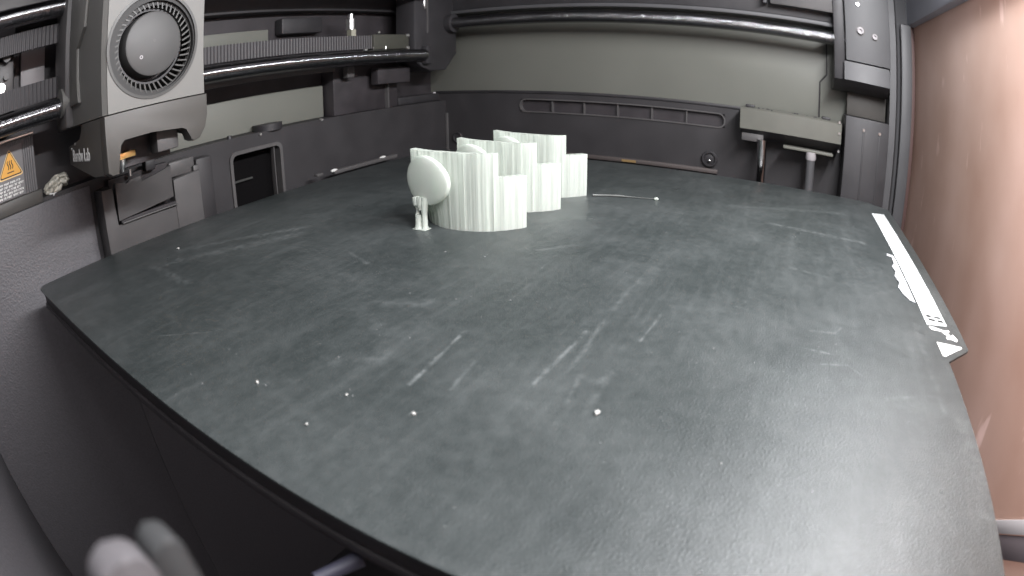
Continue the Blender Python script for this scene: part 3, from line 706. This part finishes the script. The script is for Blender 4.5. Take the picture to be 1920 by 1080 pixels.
for k in (-1, 0, 1):
    pts = [(TCX + k*1.1 + .35*math.sin(j*1.2), 282.75, TCZ - 1.9 + j*.7) for j in range(6)]
    sub(MB().tube(pts, .22, 6), 'heat_wave', 'ink', stick)
sub(MB().box(TCX-1.8, TCX+1.8, 282.7, 282.8, TCZ-3.3, TCZ-2.9), 'heat_bar', 'ink', stick)
for r_ in range(5):
    zz = 38.4 - r_*1.33
    x = -8.0 + random.uniform(0, .6)
    while x < 4.4:
        w = random.uniform(1.2, 3.0); m = MB(); xx = x
        while xx < x + w:                                           # worn, unreadable letters: uneven strokes
            m.box(xx, xx+random.uniform(.22, .34), 282.9, 283.0, zz, zz+random.uniform(.7, .95))
            m.box(xx+.1, xx+.62, 282.86, 282.89, zz+random.choice((0, .35, .65)), zz+.9)
            xx += .72
        sub(m, 'printed_word', 'white', stick)
        x = xx + .45

# clump of stringy waste on the ledge
ws = MB()
for k in range(14):
    cx, cy, cz = 18.5 + random.uniform(0, 9), 285 + random.uniform(-1.5, 2), 28.6 + random.uniform(0, 4.5)
    pts = []; a = random.uniform(0, 6)
    for j in range(9):
        pts.append((cx + 2.0*math.cos(a+j*.9)*random.uniform(.6, 1.2), cy + 1.2*math.sin(a+j*.7), cz + 1.6*math.sin(a*1.7+j*.8)))
    ws.tube(pts, [random.uniform(.5, 1.3) for _ in pts], 7)
tag(ws.build('filament_waste', 'waste', smooth=60), 'yellowish clump of stringy filament waste beside the ribbed guard', 'filament waste')
tag(MB().tube([(18.5, 283, 28.4), (20.5, 282.6, 27.6), (22, 282.6, 28.0)], [.5, .8, .4], 8).build('filament_scrap', 'white'), 'short white filament scrap under the waste clump', 'filament scrap')

pb = thing('purge_bin', (64, 272, 0), 'dark purge bin with a notched grey wiper plate behind the build plate', 'purge bin')
MB().prism([(41.3, 23.2), (41.3, -6), (79, -6), (79, 6.8), (47.2, 6.8), (47.2, 23.2)], 1, 270, 282, .4).build('bin_body', 'mid', pb)
MB().box(47.3, 80, 276, 282, 6.9, 26).build('bin_interior', 'black', pb)
MB().prism([(48.4, 24.6), (53.0, 24.0), (53.6, 22.9), (54.6, 22.9), (55.6, 24.2), (61.6, 24.6), (62.0, 21.8), (70, 23.2), (77.8, 25.0), (77.9, 11.2), (62, 9.8), (48.0, 8.9)], 1, 269.2, 270.6, .2).build('wiper_plate', 'mid', pb)
MB().box(49.5, 79.4, 268.6, 270.2, 7.2, 7.9, .2).build('slot_lip', 'mid', pb)
MB().box(49.5, 79.4, 270.3, 275.9, 7.0, 8.8).build('slot', 'black', pb)
MB().prism([(79.2, -6), (79.2, 18), (94, 19.2), (94, -6)], 1, 270.4, 281.9, .5).build('side_block', 'mid', pb)
MB().box(79.2, 93.5, 274, 281.9, 18.6, 25.5, .8).build('rear_block', 'mid', pb)
MB().box(93.7, 103, 272.6, 281.9, -6, 24, 1.2).build('corner_block', 'frame', pb)
MB().box(91.6, 95, 272.0, 273.6, 16.8, 21.4, .4).build('latch', 'mid', pb)
MB().box(41.6, 47.0, 271.5, 276, 18.2, 23, .5).build('hinge_block', 'black', pb)
MB().cyl((58, 273, 28), (58, 273, 25.2), .9, .9, 12).build('wiper_pin', 'zinc', pb)
MB().box(66, 71.5, 272, 277, 25, 29.5, .6).build('brush_holder', 'dark', pb)

# rear clip lying behind the plate
rc = thing('rear_clip_bar', (207, 272, -5), 'slim grey bar with two bright ends behind the plate', 'clip bar')
MB().box(182, 236, 271, 274, -2.6, -0.4, .4).build('bar', 'mid', rc)
MB().lathe((182, 272, -.4), (1, 0, 0), [(-2.2, 0), (-2.2, .5), (0, 1.0), (2.2, .6), (2.2, 0)], 12).build('bar_end', 'white', rc)
MB().lathe((223, 272, -.4), (1, 0, 0), [(-2.4, 0), (-2.4, .5), (0, 1.0), (2.4, .6), (2.4, 0)], 12).build('bar_end', 'white', rc)
MB().box(168.5, 173, 271, 274, -1.2, .2, .3).build('bar_stop', 'mid', rc)

# ================================================================== RIGHT: lift bracket, screwed bracket
zb = thing('lift_bracket', (282, 48, -20), 'grey box bracket on the side wall above two upright rods', 'bracket')
MB().prism([(284, 24.0), (304, 24.0), (304, 36.0), (286, 36.0), (284, 35.2)], 1, 17.6, 77.8, .4).build('bracket_box', 'olive', zb)
MB().prism([(284, 23.9), (304, 23.9), (304, 17.0), (292, 18.0)], 1, 18.4, 77.4, .3).build('underside', 'dark', zb)
MB().box(287, 303, 64, 76.8, 17, 21.5, .5).build('guide_foot', 'mid', zb)
MB().cyl((286.5, 64.6, -60), (286.5, 64.6, 18.8), 2.9, 2.9, 24).build('lift_rod', 'steel', zb)
MB().cyl((286.5, 35.2, -60), (286.5, 35.2, 14.5), 2.6, 2.6, 24).build('lead_screw', 'pillar', zb)
MB().lathe((286.5, 35.2, 12), (0, 0, 1), [(0, 0), (0, 2.8), (1, 3.2), (4.5, 3.0), (4.5, 0)], 18).build('screw_nut', 'clip', zb)
MB().box(284.5, 292, 22, 52, 16.2, 17.8, .4).build('bearing_strip', 'olive', zb)
for (y, z) in ((19.2, 36.2), (19.0, 30), (19.0, 20.0)): screw(zb, (284, y, z), (-1, 0, 0), .8)
gr = MB()
for k in range(16):
    y = random.uniform(24, 76); r = random.uniform(.4, 1.0); x = random.uniform(286, 296)
    gr.lathe((x, y, 36.0), (0, 0, 1), [(-.3, 0), (-.3, r), (r*.5, r*.7), (r*.8, 0)], 7)
g = gr.build('crumbs', 'dark', zb); g['kind'] = 'stuff'
for y in (72.5, 27.0): MB().box(288, 294, y-2.6, y+2.6, 36, 37.6, .4).build('top_stud', 'dark', zb)
sbk = thing('screwed_bracket', (282, 2, 58), 'grey angled bracket with two socket screws at the front corner', 'bracket')
MB().prism([(280, 72.2), (304, 72.2), (304, 130), (280, 130)], 1, -11.2, 16.2, .5).build('upper_block', 'pillar', sbk)
MB().prism([(280.4, 71.4), (304, 71.4), (304, 58.5), (283, 58.5), (278.4, 61.0)], 1, -10.8, 17.4, .4).build('lower_block', 'pillar', sbk)
MB().prism([(279.0, 60.4), (304, 60.4), (304, 54), (286, 55.5)], 1, -10.6, 23.4, .4).build('under_lip', 'dark', sbk)
MB().box(283, 304, 16.4, 23.0, 60.6, 130, .5).build('return_flange', 'dark', sbk)
for (y, z, r) in ((7.2, 90.2, 2.2), (-1.6, 88.3, 1.7)):
    MB().lathe((280, y, z), (-1, 0, 0), [(-.5, r*1.45), (.12, r*1.45), (.12, 0)], 20).build('screw_seat', 'mid', sbk)
    screw(sbk, (279.9, y, z), (-1, 0, 0), r, m='clip')
screw(sbk, (279.9, 8, 105.6), (-1, 0, 0), 1.2)
lp = thing('lower_cover', (286, 0, -100), 'grey cover plate with two small screws beside the corner post', 'cover plate')
MB().box(283, 304, -11.6, 15.6, -120, 41.0, .6).build('cover_plate', 'dark', lp)
MB().box(295, 304, -11, 14, 41.2, 56, .4).build('inner_panel', 'shroud', lp)
for (y, z) in ((4.3, 34.6), (-5.8, 34.5)):
    screw(lp, (283, y, z), (-1, 0, 0), .9)
    MB().box(282.6, 283.2, y-.5, y+.5, -60, z-1.6, .1).build('groove_rib', 'dark', lp)

# ================================================================== FOREGROUND, close to the lens
ck = thing('cable_clip', (-29, 69, -30), 'pale rounded upright clip, blurred, at the bottom edge near the lens', 'clip')
MB().prism(rrect(-32.4, -28.4, -30, 31.3, 1.7), 1, 68.2, 70.4, .25).build('pale_face', 'lens_clip', ck)
MB().prism(rrect(-28.38, -26.1, -30, 30.7, 1.0), 1, 68.3, 70.6, .25).build('shaded_side', 'lens_clip_shaded', ck)  # shaded face of the one clip, painted as a darker block

# ------------------------------------------------------------------ tidy up
for o in list(bpy.data.objects):
    if '_o' in o.keys(): del o['_o']
